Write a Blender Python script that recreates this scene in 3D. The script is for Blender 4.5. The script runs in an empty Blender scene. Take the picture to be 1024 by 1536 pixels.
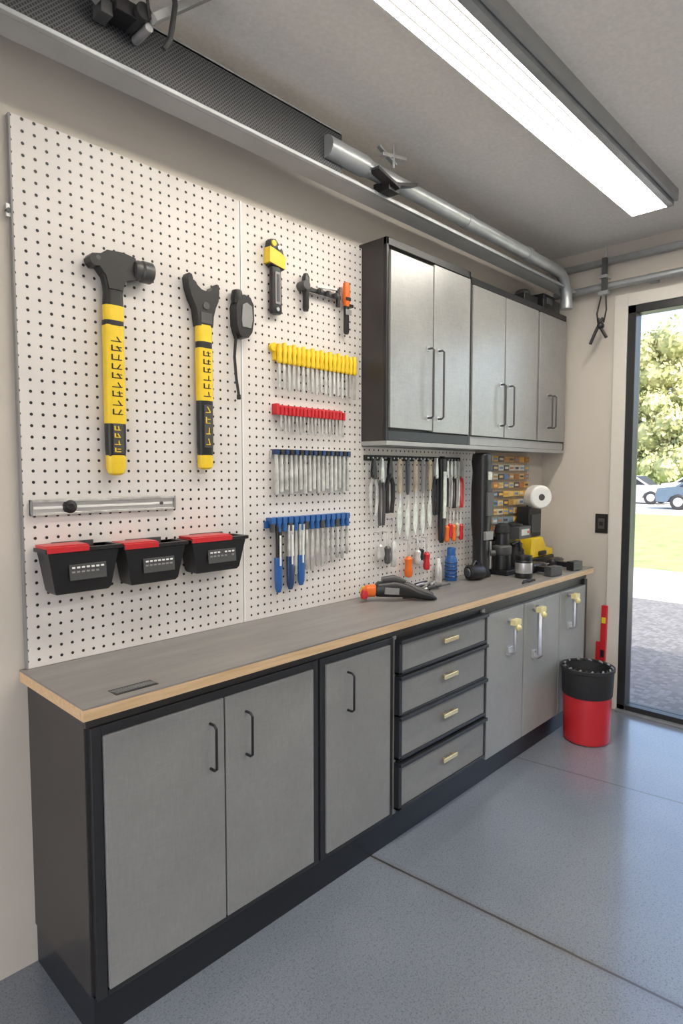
import bpy, bmesh, random
from math import *
from mathutils import Vector, Matrix, noise
random.seed(7)
S=bpy.context.scene
COL=S.collection

# ------------------------------------------------------------------ materials
MATS={}
def newmat(name):
    m=bpy.data.materials.new(name); m.use_nodes=True
    nt=m.node_tree; b=nt.nodes["Principled BSDF"]; return m,nt,b
def mat(name,col,rough=.5,metal=0.,var=.06,scale=30.,bump=.0,bscale=None,spec=.5,coat=0):
    if name in MATS: return MATS[name]
    m,nt,b=newmat(name)
    N=nt.nodes; L=nt.links
    tc=N.new("ShaderNodeTexCoord"); n=N.new("ShaderNodeTexNoise"); n.inputs["Scale"].default_value=scale; n.inputs["Detail"].default_value=4
    L.new(tc.outputs["Object"],n.inputs["Vector"])
    r=N.new("ShaderNodeValToRGB"); 
    r.color_ramp.elements[0].position=.3; r.color_ramp.elements[1].position=.7
    r.color_ramp.elements[0].color=tuple(c*(1-var) for c in col)+(1,)
    r.color_ramp.elements[1].color=tuple(min(1,c*(1+var)) for c in col)+(1,)
    L.new(n.outputs["Fac"],r.inputs["Fac"]); L.new(r.outputs["Color"],b.inputs["Base Color"])
    b.inputs["Roughness"].default_value=rough; b.inputs["Metallic"].default_value=metal
    b.inputs["Specular IOR Level"].default_value=spec
    b.inputs["Coat Weight"].default_value=coat
    if bump>0:
        n2=N.new("ShaderNodeTexNoise"); n2.inputs["Scale"].default_value=bscale or scale*4; n2.inputs["Detail"].default_value=3
        L.new(tc.outputs["Object"],n2.inputs["Vector"])
        bp=N.new("ShaderNodeBump"); bp.inputs["Strength"].default_value=bump; bp.inputs["Distance"].default_value=.004
        L.new(n2.outputs["Fac"],bp.inputs["Height"]); L.new(bp.outputs["Normal"],b.inputs["Normal"])
    MATS[name]=m; return m
def mix(nt,fac,a,bcol,mode='MIX'):
    x=nt.nodes.new("ShaderNodeMix"); x.data_type='RGBA'; x.blend_type=mode
    for s,v in ((x.inputs[0],fac),(x.inputs[6],a),(x.inputs[7],bcol)):
        if isinstance(v,(int,float)): s.default_value=v
        elif isinstance(v,tuple): s.default_value=v
        else: nt.links.new(v,s)
    return x.outputs[2]
def math_(nt,op,a,b=None,c=None):
    x=nt.nodes.new("ShaderNodeMath"); x.operation=op
    for i,v in enumerate((a,b,c)):
        if v is None: continue
        if isinstance(v,(int,float)): x.inputs[i].default_value=v
        else: nt.links.new(v,x.inputs[i])
    return x.outputs[0]
def noisetex(nt,vec,scale,detail=4,rough=.5):
    n=nt.nodes.new("ShaderNodeTexNoise"); n.inputs["Scale"].default_value=scale; n.inputs["Detail"].default_value=detail; n.inputs["Roughness"].default_value=rough
    nt.links.new(vec,n.inputs["Vector"]); return n.outputs["Fac"]
def ramp(nt,fac,stops):
    r=nt.nodes.new("ShaderNodeValToRGB"); e=r.color_ramp.elements
    while len(e)<len(stops): e.new(.5)
    for i,(p,c) in enumerate(stops):
        e[i].position=p; e[i].color=c if len(c)==4 else tuple(c)+(1,)
    nt.links.new(fac,r.inputs["Fac"]); return r.outputs["Color"]
def mapping(nt,vec,sc):
    m=nt.nodes.new("ShaderNodeMapping"); m.inputs["Scale"].default_value=sc; nt.links.new(vec,m.inputs["Vector"]); return m.outputs[0]

def peg_mat():
    m,nt,b=newmat("pegboard_white"); N=nt.nodes;L=nt.links
    tc=N.new("ShaderNodeTexCoord"); sx=N.new("ShaderNodeSeparateXYZ"); L.new(tc.outputs["Object"],sx.inputs[0])
    p=.0352
    fx=math_(nt,'SUBTRACT',math_(nt,'FRACT',math_(nt,'DIVIDE',sx.outputs[0],p)),.5)
    fz=math_(nt,'SUBTRACT',math_(nt,'FRACT',math_(nt,'DIVIDE',sx.outputs[2],p)),.5)
    d=math_(nt,'SQRT',math_(nt,'ADD',math_(nt,'MULTIPLY',fx,fx),math_(nt,'MULTIPLY',fz,fz)))
    hole=math_(nt,'LESS_THAN',d,.135)
    nz=noisetex(nt,tc.outputs["Object"],6)
    base=ramp(nt,nz,[(.3,(.665,.625,.60)),(.7,(.725,.69,.665))])
    c=mix(nt,hole,base,(.012,.012,.013,1)); L.new(c,b.inputs["Base Color"])
    mr=N.new("ShaderNodeMapRange"); L.new(d,mr.inputs[0]); mr.inputs[1].default_value=.11; mr.inputs[2].default_value=.17
    bp=N.new("ShaderNodeBump"); bp.inputs["Distance"].default_value=.003; bp.inputs["Strength"].default_value=.6
    L.new(mr.outputs[0],bp.inputs["Height"]); L.new(bp.outputs[0],b.inputs["Normal"])
    b.inputs["Roughness"].default_value=.42
    return m
def floor_mat():
    m,nt,b=newmat("epoxy_concrete_floor"); N=nt.nodes;L=nt.links
    tc=N.new("ShaderNodeTexCoord"); O=tc.outputs["Object"]; sx=N.new("ShaderNodeSeparateXYZ"); L.new(O,sx.inputs[0])
    big=noisetex(nt,O,1.6,4,.55); fine=noisetex(nt,O,170,2,.6); mid=noisetex(nt,O,75,3,.7)
    base=ramp(nt,big,[(.3,(.165,.186,.222)),(.7,(.215,.238,.275))])
    sp=ramp(nt,fine,[(.32,(.45,.45,.46)),(.46,(1,1,1)),(.6,(1,1,1)),(.74,(1.4,1.4,1.4))])
    c=mix(nt,.85,base,sp,'MULTIPLY')
    sp2=ramp(nt,mid,[(.33,(.62,.62,.62)),(.46,(1,1,1))])
    c=mix(nt,.7,c,sp2,'MULTIPLY')
    wob=math_(nt,'MULTIPLY',math_(nt,'SUBTRACT',noisetex(nt,O,25,2),.5),.004)
    j1=math_(nt,'ABSOLUTE',math_(nt,'ADD',math_(nt,'ADD',math_(nt,'SUBTRACT',sx.outputs[0],1.832),math_(nt,'MULTIPLY',sx.outputs[1],.083)),wob))
    j2=math_(nt,'ABSOLUTE',math_(nt,'ADD',math_(nt,'ADD',math_(nt,'SUBTRACT',sx.outputs[0],3.045),math_(nt,'MULTIPLY',sx.outputs[1],.14)),wob))
    d=math_(nt,'MINIMUM',j1,math_(nt,'MULTIPLY',j2,2.2))
    jm=math_(nt,'LESS_THAN',d,.005)
    soft=nt.nodes.new("ShaderNodeMapRange"); L.new(d,soft.inputs[0]); soft.inputs[1].default_value=.0; soft.inputs[2].default_value=.03
    c=mix(nt,1.,c,ramp(nt,soft.outputs[0],[(0,(.82,.76,.70)),(1,(1,1,1))]),'MULTIPLY')
    c=mix(nt,jm,c,(.045,.04,.035,1)); L.new(c,b.inputs["Base Color"])
    b.inputs["Roughness"].default_value=.28
    b.inputs["Specular IOR Level"].default_value=.7
    b.inputs["Coat Weight"].default_value=.7; b.inputs["Coat Roughness"].default_value=.13
    return m
def laminate(name,lo,hi,rough,metal,k=.45):
    m,nt,b=newmat(name); N=nt.nodes;L=nt.links
    tc=N.new("ShaderNodeTexCoord"); O=tc.outputs["Object"]
    a=noisetex(nt,O,3,5,.6); v=noisetex(nt,mapping(nt,O,(170,170,25)),1,2); h=noisetex(nt,mapping(nt,O,(25,25,170)),1,2)
    base=ramp(nt,a,[(.3,lo),(.7,hi)])
    w=math_(nt,'MULTIPLY',math_(nt,'ADD',v,h),.5)
    c=mix(nt,k,base,ramp(nt,w,[(.35,(.78,.78,.78)),(.65,(1.15,1.15,1.15))]),'MULTIPLY'); L.new(c,b.inputs["Base Color"])
    b.inputs["Roughness"].default_value=rough; b.inputs["Metallic"].default_value=metal
    bp=N.new("ShaderNodeBump"); bp.inputs["Distance"].default_value=.001; bp.inputs["Strength"].default_value=.12
    L.new(w,bp.inputs["Height"]); L.new(bp.outputs[0],b.inputs["Normal"])
    return m
def wood(name,lo,hi,sc,rough=.45):
    m,nt,b=newmat(name); N=nt.nodes;L=nt.links
    tc=N.new("ShaderNodeTexCoord"); O=tc.outputs["Object"]
    a=noisetex(nt,mapping(nt,O,sc),1,6,.65)
    L.new(ramp(nt,a,[(.32,lo),(.68,hi)]),b.inputs["Base Color"]); b.inputs["Roughness"].default_value=rough
    return m
def mesh_mat():
    m,nt,b=newmat("perforated_steel"); N=nt.nodes;L=nt.links
    tc=N.new("ShaderNodeTexCoord"); O=tc.outputs["Object"]
    sx=N.new("ShaderNodeSeparateXYZ"); L.new(O,sx.inputs[0])
    p=.0135
    u=math_(nt,'DIVIDE',math_(nt,'ADD',sx.outputs[0],sx.outputs[2]),p); v=math_(nt,'DIVIDE',math_(nt,'SUBTRACT',sx.outputs[0],sx.outputs[2]),p)
    fu=math_(nt,'ABSOLUTE',math_(nt,'SUBTRACT',math_(nt,'FRACT',u),.5)); fv=math_(nt,'ABSOLUTE',math_(nt,'SUBTRACT',math_(nt,'FRACT',v),.5))
    d=math_(nt,'MAXIMUM',fu,fv)
    L.new(ramp(nt,d,[(.28,(.014,.014,.017)),(.42,(.085,.088,.096))]),b.inputs["Base Color"])
    b.inputs["Roughness"].default_value=.45; b.inputs["Metallic"].default_value=.2
    return m
def emis(name,col,st):
    m,nt,b=newmat(name)
    N=nt.nodes;L=nt.links
    tc=N.new("ShaderNodeTexCoord"); sx=N.new("ShaderNodeSeparateXYZ"); L.new(tc.outputs["Object"],sx.inputs[0])
    s=math_(nt,'FRACT',math_(nt,'DIVIDE',sx.outputs[1],.043))
    k=math_(nt,'GREATER_THAN',s,.16)
    r=N.new("ShaderNodeMapRange"); L.new(k,r.inputs[0]); r.inputs[3].default_value=.30; r.inputs[4].default_value=st
    b.inputs["Base Color"].default_value=(.3,.3,.28,1)
    b.inputs["Emission Color"].default_value=col+(1,); L.new(r.outputs[0],b.inputs["Emission Strength"])
    return m
def glass_mat():
    m=bpy.data.materials.new("door_glass"); m.use_nodes=True; nt=m.node_tree; nt.nodes.clear()
    t=nt.nodes.new("ShaderNodeBsdfTransparent"); g=nt.nodes.new("ShaderNodeBsdfGlossy"); g.inputs["Roughness"].default_value=.02
    f=nt.nodes.new("ShaderNodeFresnel"); f.inputs[0].default_value=1.25
    x=nt.nodes.new("ShaderNodeMixShader"); o=nt.nodes.new("ShaderNodeOutputMaterial")
    nt.links.new(f.outputs[0],x.inputs[0]); nt.links.new(t.outputs[0],x.inputs[1]); nt.links.new(g.outputs[0],x.inputs[2]); nt.links.new(x.outputs[0],o.inputs[0])
    return m
def leaf_mat(name,a,b_):
    m,nt,b=newmat(name); tc=nt.nodes.new("ShaderNodeTexCoord")
    n=noisetex(nt,tc.outputs["Object"],1.1,5,.7)
    nt.links.new(ramp(nt,n,[(.35,a),(.65,b_)]),b.inputs["Base Color"]); b.inputs["Roughness"].default_value=.6
    return m

PEG=peg_mat(); FLOOR=floor_mat()
LAM=laminate("grey_linen_laminate",(.225,.222,.22),(.272,.27,.266),.5,0.,.35)
LAMU=laminate("brushed_grey_door",(.325,.33,.325),(.395,.40,.39),.32,.35,.35)
LAML=laminate("satin_grey_door",(.29,.295,.29),(.34,.345,.335),.42,.1,.25)
CTOP=wood("grey_worktop",(.20,.186,.174),(.262,.247,.234),(2.5,16,16),.40)
EDGE=wood("oak_edging",(.56,.37,.20),(.72,.51,.31),(6,80,80),.5)
WALL=mat("painted_wall",(.58,.535,.48),.75,0,.03,3,.08,120)
CEIL=mat("popcorn_ceiling",(.80,.775,.74),.9,0,.05,60,.5,150)
TRIM=mat("painted_trim",(.66,.63,.58),.5,0,.02)
DARK=mat("dark_carcass",(.036,.033,.032),.4,0,.12,8)
FRAME=mat("black_frame",(.020,.021,.024),.38,0,.1,10)
TOE=mat("black_toe_kick",(.008,.010,.015),.35)
BLACK=mat("black_plastic",(.014,.014,.016),.35,0,.1)
BLACKM=mat("black_rubber",(.02,.02,.022),.65,0,.15,60,.2)
DGREY=mat("dark_grey_plastic",(.07,.07,.072),.4)
MGREY=mat("mid_grey_plastic",(.25,.25,.25),.4)
STEEL=mat("steel",(.6,.6,.61),.3,.75,.08,20)
CHROME=mat("chrome",(.75,.75,.75),.15,1.,.03)
SATIN=mat("satin_silver_tool",(.60,.60,.58),.35,.5,.25,25)
GALV=mat("galvanised_steel",(.40,.42,.44),.38,.6,.12,12)
CHAN=mat("painted_channel",(.36,.365,.36),.5,.1,.08,6)
YEL=mat("yellow_plastic",(.86,.60,.03),.4,0,.04)
RED=mat("red_plastic",(.55,.022,.03),.33,0,.06,5)
ORANGE=mat("orange_plastic",(.8,.16,.02),.4)
BLUE=mat("blue_plastic",(.02,.105,.34),.35)
NAVY=mat("navy_bottle",(.02,.05,.14),.2)
BRASS=mat("brass",(.85,.68,.38),.25,.8,.05)
WHITE=mat("white_plastic",(.78,.78,.76),.4,0,.02)
BEIGE=mat("wooden_tool_grip",(.5,.42,.3),.45,0,.2,20)
CREAM=mat("pale_yellow_handle",(.76,.66,.32),.35)
SEAM_SHADE=mat("panel_gap_shade",(.05,.045,.04),.8)  # dark colour stands in for the shadow in the panel gap
MESHM=mesh_mat()
LAMP=emis("lamp_diffuser",(1.,.93,.82),18.)

# ------------------------------------------------------------------ builder
class B:
    def __init__(s): s.v=[];s.f=[];s.m=[];s.mats=[];s.M=None
    def mi(s,m):
        if m not in s.mats: s.mats.append(m)
        return s.mats.index(m)
    def add(s,vs,fs,m):
        o=len(s.v); i=s.mi(m)
        if s.M is not None: vs=[s.M@Vector(p) for p in vs]
        s.v+= [tuple(p) for p in vs]; s.f+=[tuple(a+o for a in f) for f in fs]; s.m+=[i]*len(fs); return s
    def box(s,x0,x1,y0,y1,z0,z1,m):
        vs=[(x,y,z) for x in(x0,x1) for y in(y0,y1) for z in(z0,z1)]
        return s.add(vs,[(0,1,3,2),(4,6,7,5),(0,4,5,1),(2,3,7,6),(0,2,6,4),(1,5,7,3)],m)
    def obox(s,c,sz,m,rot=None):
        rot=rot or Matrix.Identity(3); c=Vector(c)
        vs=[c+rot@Vector((a*sz[0]/2,b*sz[1]/2,d*sz[2]/2)) for a in(-1,1) for b in(-1,1) for d in(-1,1)]
        return s.add(vs,[(0,1,3,2),(4,6,7,5),(0,4,5,1),(2,3,7,6),(0,2,6,4),(1,5,7,3)],m)
    def poly(s,pts,y0,y1,m):
        n=len(pts); vs=[(x,y0,z) for x,z in pts]+[(x,y1,z) for x,z in pts]
        fs=[tuple(range(n)),tuple(range(2*n-1,n-1,-1))]+[(i,i+n,(i+1)%n+n,(i+1)%n) for i in range(n)]
        return s.add(vs,fs,m)
    def rings(s,R,m,caps=True):
        n=len(R[0]); vs=[p for r in R for p in r]; fs=[]
        for k in range(len(R)-1):
            for i in range(n): fs.append((k*n+i,k*n+(i+1)%n,(k+1)*n+(i+1)%n,(k+1)*n+i))
        if caps: fs+= [tuple(range(n-1,-1,-1)),tuple(range((len(R)-1)*n,len(R)*n))]
        return s.add(vs,fs,m)
    def lathe(s,base,prof,m,axis=(0,0,1),seg=24):
        a=Vector(axis).normalized(); q=a.to_track_quat('Z','Y').to_matrix(); base=Vector(base)
        R=[[base+q@Vector((max(r,1e-4)*cos(2*pi*i/seg),max(r,1e-4)*sin(2*pi*i/seg),h)) for i in range(seg)] for r,h in prof]
        return s.rings(R,m)
    def cyl(s,p0,p1,r,m,r1=None,seg=16):
        p0=Vector(p0);p1=Vector(p1); r1=r if r1 is None else r1
        return s.lathe(p0,[(r,0),(r1,(p1-p0).length)],m,p1-p0,seg)
    def tube(s,pts,r,m,seg=10):
        P=[Vector(p) for p in pts]; R=[]; up=None
        for i,p in enumerate(P):
            t=(P[min(i+1,len(P)-1)]-P[max(i-1,0)]).normalized()
            if up is None:
                up=Vector((0,0,1)) if abs(t.z)<.9 else Vector((1,0,0))
            u=t.cross(up).normalized(); up=u.cross(t).normalized()
            R.append([p+(u*cos(2*pi*k/seg)+up*sin(2*pi*k/seg))*r for k in range(seg)])
        return s.rings(R,m)
    def loft(s,cx,cy,secs,m,e=3.,seg=24):
        R=[]
        for q in secs:
            z,w,d=q[:3]; dx=q[3] if len(q)>3 else 0
            ring=[]
            for i in range(seg):
                t=2*pi*i/seg; c,sn=cos(t),sin(t)
                ring.append((cx+dx+w/2*copysign(abs(c)**(2/e),c),cy+d/2*copysign(abs(sn)**(2/e),sn),z))
            R.append(ring)
        return s.rings(R,m)
    def ball(s,c,r,m,seg=16,sc=(1,1,1)):
        R=[]
        for k in range(9):
            a=-pi/2+pi*k/8; rr=max(cos(a),.01)
            R.append([(c[0]+r*sc[0]*rr*cos(2*pi*i/seg),c[1]+r*sc[1]*rr*sin(2*pi*i/seg),c[2]+r*sc[2]*sin(a)) for i in range(seg)])
        return s.rings(R,m)
    def hook(s,x,z,y=-.045):           # peg hook touching the board
        s.tube([(x,y,z+.006),(x,y,z),(x,-.03,z-.002),(x,PB,z-.002)],.0035,STEEL,6); return s
    def done(s,name,parent=None,bevel=0,smooth=True):
        me=bpy.data.meshes.new(name); me.from_pydata(s.v,[],s.f)
        for m in s.mats: me.materials.append(m)
        me.polygons.foreach_set("material_index",s.m)
        bm=bmesh.new(); bm.from_mesh(me); bmesh.ops.recalc_face_normals(bm,faces=bm.faces); bm.to_mesh(me); bm.free()
        if smooth:
            me.polygons.foreach_set("use_smooth",[True]*len(me.polygons)); me.set_sharp_from_angle(angle=radians(35))
        o=bpy.data.objects.new(name,me); COL.objects.link(o)
        if parent: o.parent=parent
        if bevel:
            b=o.modifiers.new("bevel",'BEVEL'); b.width=bevel; b.segments=2; b.limit_method='ANGLE'; b.angle_limit=radians(50)
        return o
def empty(name,loc=(0,0,0)):
    e=bpy.data.objects.new(name,None); COL.objects.link(e); e.empty_display_size=.1; return e

XF=4.22; ZC=3.0785; XB=-2.6; YR=-4.6
PB=-.0219   # back plane that touches the pegboard face
# ------------------------------------------------------------------ room shell
B().box(XB-.15,XF+.15,YR-.15,.15,-.15,0,FLOOR).done("floor",smooth=False)
B().box(XB-.15,XF+.15,YR-.15,.15,ZC,ZC+.15,CEIL).done("ceiling",smooth=False)
B().box(XB-.15,XF+.15,0,.15,0,ZC,WALL).done("wall_left",smooth=False)
B().box(XB-.15,XF+.15,YR-.15,YR,0,ZC,TRIM).done("wall_right",smooth=False)
DY0,DY1,DZ=-.57,-2.47,2.665
w=B(); w.box(XF,XF+.15,DY0,0,0,ZC,WALL); w.box(XF,XF+.15,YR,DY1,0,ZC,WALL); w.box(XF,XF+.15,DY1,DY0,DZ,ZC,WALL); w.done("wall_far",smooth=False)
w=B(); w.box(XB-.15,XB,-.9,0,0,ZC,WALL); w.box(XB-.15,XB,YR,-4.2,0,ZC,WALL); w.box(XB-.15,XB,-4.2,-.9,2.75,ZC,WALL); w.done("wall_back",smooth=False)
t=B(); t.box(XF-.02,XF,DY0,-.485,0,2.745,TRIM); t.box(XF-.02,XF,DY1-.085,DY1,0,2.745,TRIM); t.box(XF-.02,XF,DY1,DY0,DZ,2.745,TRIM)
t.done("trim_1",bevel=.003,smooth=False)
d=empty("door_1")
fr=B(); a,b_=XF-.012,XF+.09; fw=.05
fr.box(a,b_,DY0-fw,DY0,0,DZ,FRAME); fr.box(a,b_,DY1,DY1+fw,0,DZ,FRAME); fr.box(a,b_,DY1,DY0,DZ-fw,DZ,FRAME); fr.box(a,b_,DY1,DY0,0,.045,FRAME)
fr.box(a+.03,b_-.01,-1.56,-1.48,.04,DZ-.04,FRAME)
fr.box(XF-.05,XF-.013,DY1,DY0,0,.014,GALV)
fr.done("frame",d,bevel=.003)
B().box(XF+.035,XF+.043,DY1+.05,-1.55,.045,DZ-.05,glass_mat()).box(XF+.05,XF+.058,-1.49,DY0-.05,.045,DZ-.05,glass_mat()).done("glass_panes",d,smooth=False)
hb=B(); hb.cyl((XF-.03,-1.52,1.0),(XF-.03,-1.52,1.35),.012,CHROME); hb.cyl((XF-.03,-1.52,1.03),(XF+.03,-1.52,1.03),.008,CHROME); hb.cyl((XF-.03,-1.52,1.32),(XF+.03,-1.52,1.32),.008,CHROME); hb.done("pull_handle",d)

# ------------------------------------------------------------------ workbench
wb=empty("workbench")
X0,X1=.69,4.0; YF=-.415
c=B(); c.box(X0-.022,X1+.016,-.4664,-.001,.9725,.9785,CTOP); c.box(X0-.022+.02,X1,-.45,-.001,.941,.9725,CTOP)
c.box(X0-.022,X1+.016,-.4664,-.45,.941,.9725,EDGE); c.box(X0-.022,X0-.002,-.45,-.001,.941,.9725,EDGE); c.box(X1,X1+.016,-.45,-.001,.941,.9725,EDGE)
c.done("countertop",wb,bevel=.0015,smooth=False)
c=B(); c.box(X0,X1,YF,-.002,.13,.941,DARK); c.done("carcass",wb,bevel=.002,smooth=False)
c=B(); c.box(X0+.005,X1-.02,-.422,-.002,0,.131,TOE); c.done("toe_kick",wb,smooth=False)
def frame(b,x0,x1,z0,z1,wd,y0,y1,m):
    b.box(x0,x0+wd,y0,y1,z0,z1,m); b.box(x1-wd,x1,y0,y1,z0,z1,m); b.box(x0+wd,x1-wd,y0,y1,z1-wd,z1,m); b.box(x0+wd,x1-wd,y0,y1,z0,z0+wd*.6,m)
c=B(); frame(c,.700,1.553,.125,.905,.03,-.436,YF+.001,FRAME); frame(c,1.563,1.992,.125,.905,.026,-.436,YF+.001,FRAME)
c.box(1.553,1.563,-.425,YF,.13,.905,LAM)
c.box(X0,X1,-.428,YF,.905,.94,DARK); c.box(3.957,X1,-.436,YF,.125,.90,FRAME); c.box(2.71,2.737,-.43,YF,.125,.905,LAM)
c.box(1.992,2.02,-.43,YF,.125,.905,LAM)
c.done("face_frames",wb,bevel=.002,smooth=False)
doors=[(.733,1.128,.145,.878),(1.134,1.523,.145,.878),(1.590,1.966,.145,.878),(2.739,3.122,.115,.872),(3.130,3.570,.115,.870),(3.578,3.953,.115,.868)]
for i,(a,b2,z0,z1) in enumerate(doors):
    B().box(a,b2,-.443,YF,z0,z1,LAM if i<3 else LAML).done("cabinet_door_%d"%(i+1),wb,bevel=.0025,smooth=False)
drs=[(.752,.880),(.568,.724),(.380,.548),(.160,.345)]
for i,(z0,z1) in enumerate(drs):
    c=B(); c.box(2.025,2.705,-.452,YF,z0,z1-.008,LAM)
    c.box(2.008,2.712,-.470,YF,z1-.006,z1+.010,FRAME); c.box(2.008,2.028,-.458,YF,z0-.012,z1,FRAME); c.box(2.008,2.712,-.458,YF,z0-.014,z0,FRAME); c.box(2.70,2.712,-.458,YF,z0,z1,FRAME)
    zc=(z0+z1)/2+.012; cx=2.375
    c.box(cx-.055,cx+.055,-.476,-.468,zc-.010,zc+.010,BRASS); c.box(cx-.04,cx-.028,-.468,-.452,zc-.008,zc+.008,BRASS); c.box(cx+.028,cx+.04,-.468,-.452,zc-.008,zc+.008,BRASS)
    c.done("drawer_%d"%(i+1),wb,bevel=.002,smooth=False)
def pull(b,x,yf,z0,z1,r,m,out=.034):
    b.tube([(x,yf,z0),(x,yf-out*.7,z0),(x,yf-out,z0+.008),(x,yf-out,z1-.008),(x,yf-out*.7,z1),(x,yf,z1)],r,m,8)
c=B()
for x,z0,z1 in((1.075,.665,.81),(1.215,.665,.81),(1.705,.675,.825)): pull(c,x,-.443,z0,z1,.0046,BLACK)
c.done("black_pulls",wb)
c=B()
for x,z0,z1,r in((2.955,.64,.81,.012),(3.245,.56,.83,.02),(3.70,.64,.84,.015)):
    pull(c,x,-.443,z0,z1,r,STEEL,.040); c.box(x-.032,x+.032,-.502,-.470,z1-.018,z1+.012,CREAM); c.ball((x,-.50,z1-.03),.018,CREAM); c.box(x-.020,x+.020,-.460,-.44,z0-.018,z0+.03,STEEL)
c.done("steel_pulls",wb,bevel=.002)
B().box(.775,.905,-.435,-.385,.9785,.9797,BLACK).done("vent_plate",wb,smooth=False)
c=B()
for i in range(16): c.obox((.782+.0078*i,-.41,.9802),(.003,.032,.0012),MGREY,Matrix.Rotation(.4,3,'Z'))
c.done("vent_slots",wb,smooth=False)

# ------------------------------------------------------------------ pegboards
c=B(); c.box(.689,1.526,-.022,-.002,.980,2.664,PEG); c.box(.684,.689,-.022,-.002,.980,2.664,MGREY); c.box(1.526,1.5297,-.012,-.002,.980,2.664,SEAM_SHADE)
c.box(.672,.684,-.016,-.004,2.362,2.40,STEEL); c.cyl((.678,-.02,2.38),(.678,-.004,2.38),.007,DGREY); c.done("pegboard",smooth=False)
c=B(); c.box(1.5365,2.247,-.022,-.002,.980,2.664,PEG); c.box(1.530,1.5365,-.022,-.002,.980,2.667,WHITE); c.done("pegboard",smooth=False)
c=B(); c.box(2.2475,3.28,-.022,-.002,.980,1.722,PEG); c.done("pegboard",smooth=False)

# ------------------------------------------------------------------ wall cabinets
def wallcab(name,x0,x1,z0,z1,yf,drz,pulls,rail):
    e=empty(name)
    c=B(); c.box(x0,x1,yf+.02,-.001,z0,z1,DARK); 
    c.box(x0,x1,yf,yf+.02,z1-.035,z1,FRAME); c.box(x0,x0+.016,yf,yf+.02,z0,z1,FRAME); c.box(x1-.014,x1,yf,yf+.02,z0,z1,FRAME)
    c.box(x0+.016,x1-.014,yf,yf+.02,z0+.001,z0+.05,rail)
    c.box(x0,x1,yf-.004,-.001,z0-.022,z0-.0005,CHAN)
    c.done("carcass",e,bevel=.002,smooth=False)
    for i,(a,b2,p,q) in enumerate(drz): B().box(a,b2,yf-.010,yf+.019,p,q,LAMU).done("door_panel_%d"%(i+1),e,bevel=.002,smooth=False)
    c=B()
    for x,p,q in pulls:
        pull(c,x,yf-.01,p,q,.0055,DGREY,.035); c.box(x-.012,x+.012,yf-.013,yf-.009,p-.012,p+.012,STEEL); c.box(x-.012,x+.012,yf-.013,yf-.009,q-.012,q+.012,STEEL)
    c.done("bar_pulls",e)
wallcab("wall_cabinet",2.25,2.966,1.747,2.686,-.175,[(2.270,2.606,1.808,2.628),(2.614,2.948,1.802,2.64)],[(2.565,1.87,2.215),(2.655,1.87,2.215)],FRAME)
wallcab("wall_cabinet",2.970,4.185,1.747,2.665,-.170,[(2.988,3.338,1.802,2.622),(3.350,3.755,1.802,2.622),(3.785,4.168,1.802,2.622)],[(3.295,1.87,2.11),(3.395,1.87,2.11),(3.905,1.89,2.10),(3.96,1.89,2.10)],CHAN)
c=B(); c.box(3.62,3.80,-.15,-.03,2.666,2.72,BLACK); c.lathe((3.71,-.09,2.72),[(.045,0),(.045,.03),(.03,.04)],DGREY); c.done("cable_reel",bevel=.004)
c=B(); c.box(3.86,4.02,-.16,-.03,2.666,2.76,BLACK); c.box(4.025,4.10,-.16,-.05,2.666,2.74,DGREY); c.box(3.90,3.98,-.165,-.158,2.70,2.74,DGREY); c.done("storage_case",bevel=.006)

# ------------------------------------------------------------------ garage track, tube etc
e=empty("garage_door_track")
c=B(); c.box(-.6,1.86,-.262,-.250,2.79,2.955,MESHM); c.box(-.6,1.86,-.262,-.235,2.95,2.962,GALV); c.done("perforated_face",e,smooth=False)
c=B(); c.box(-.6,4.10,-.25,-.16,2.786,2.796,CHAN); c.box(-.6,4.10,-.165,-.155,2.79,2.84,CHAN); c.box(1.86,4.10,-.25,-.243,2.79,2.815,GALV); c.box(-.6,4.10,-.268,-.25,2.786,2.80,GALV); c.done("channel",e,bevel=.002,smooth=False)
c=B(); TZ=2.872; pts=[(1.80,-.27,TZ),(2.4,-.27,TZ),(3.0,-.27,TZ),(3.83,-.26,TZ)]+[(3.83+.15*sin(t),-.26,TZ-.15+.15*cos(t)) for t in [pi/2*k/8 for k in range(1,9)]]+[(3.98,-.26,2.68)]
c.tube(pts,.034,GALV,18); c.cyl((1.76,-.27,TZ),(1.98,-.27,TZ),.043,GALV); c.cyl((1.98,-.27,TZ),(2.02,-.27,TZ),.043,GALV,.034); c.cyl((3.98,-.26,2.71),(3.98,-.26,2.66),.040,GALV)
for x in (2.75,3.4): c.cyl((x,-.27,TZ),(x+.04,-.27,TZ),.038,GALV)
c.done("torsion_tube",e)
c=B()
c.obox((2.14,-.30,2.955),(.16,.025,.014),STEEL,Matrix.Rotation(-.2,3,'Y')); c.obox((2.10,-.30,2.945),(.12,.02,.010),GALV,Matrix.Rotation(.35,3,'Y'))
c.cyl((2.13,-.31,2.90),(2.13,-.31,3.0),.005,STEEL)
c.obox((2.07,-.315,2.835),(.15,.05,.014),BLACK,Matrix.Rotation(.25,3,'Y')); c.obox((2.20,-.315,2.85),(.15,.04,.014),BLACK,Matrix.Rotation(-.3,3,'Y')); c.box(2.09,2.16,-.32,-.23,2.80,2.845,BLACK)
c.done("tube_bracket",e,bevel=.002)
c=B()
c.obox((.885,-.32,3.0),(.022,.03,.24),GALV,Matrix.Rotation(.6,3,'Y')); c.obox((1.08,-.36,3.0),(.022,.04,.30),CHAN,Matrix.Rotation(.85,3,'Y'))
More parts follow.
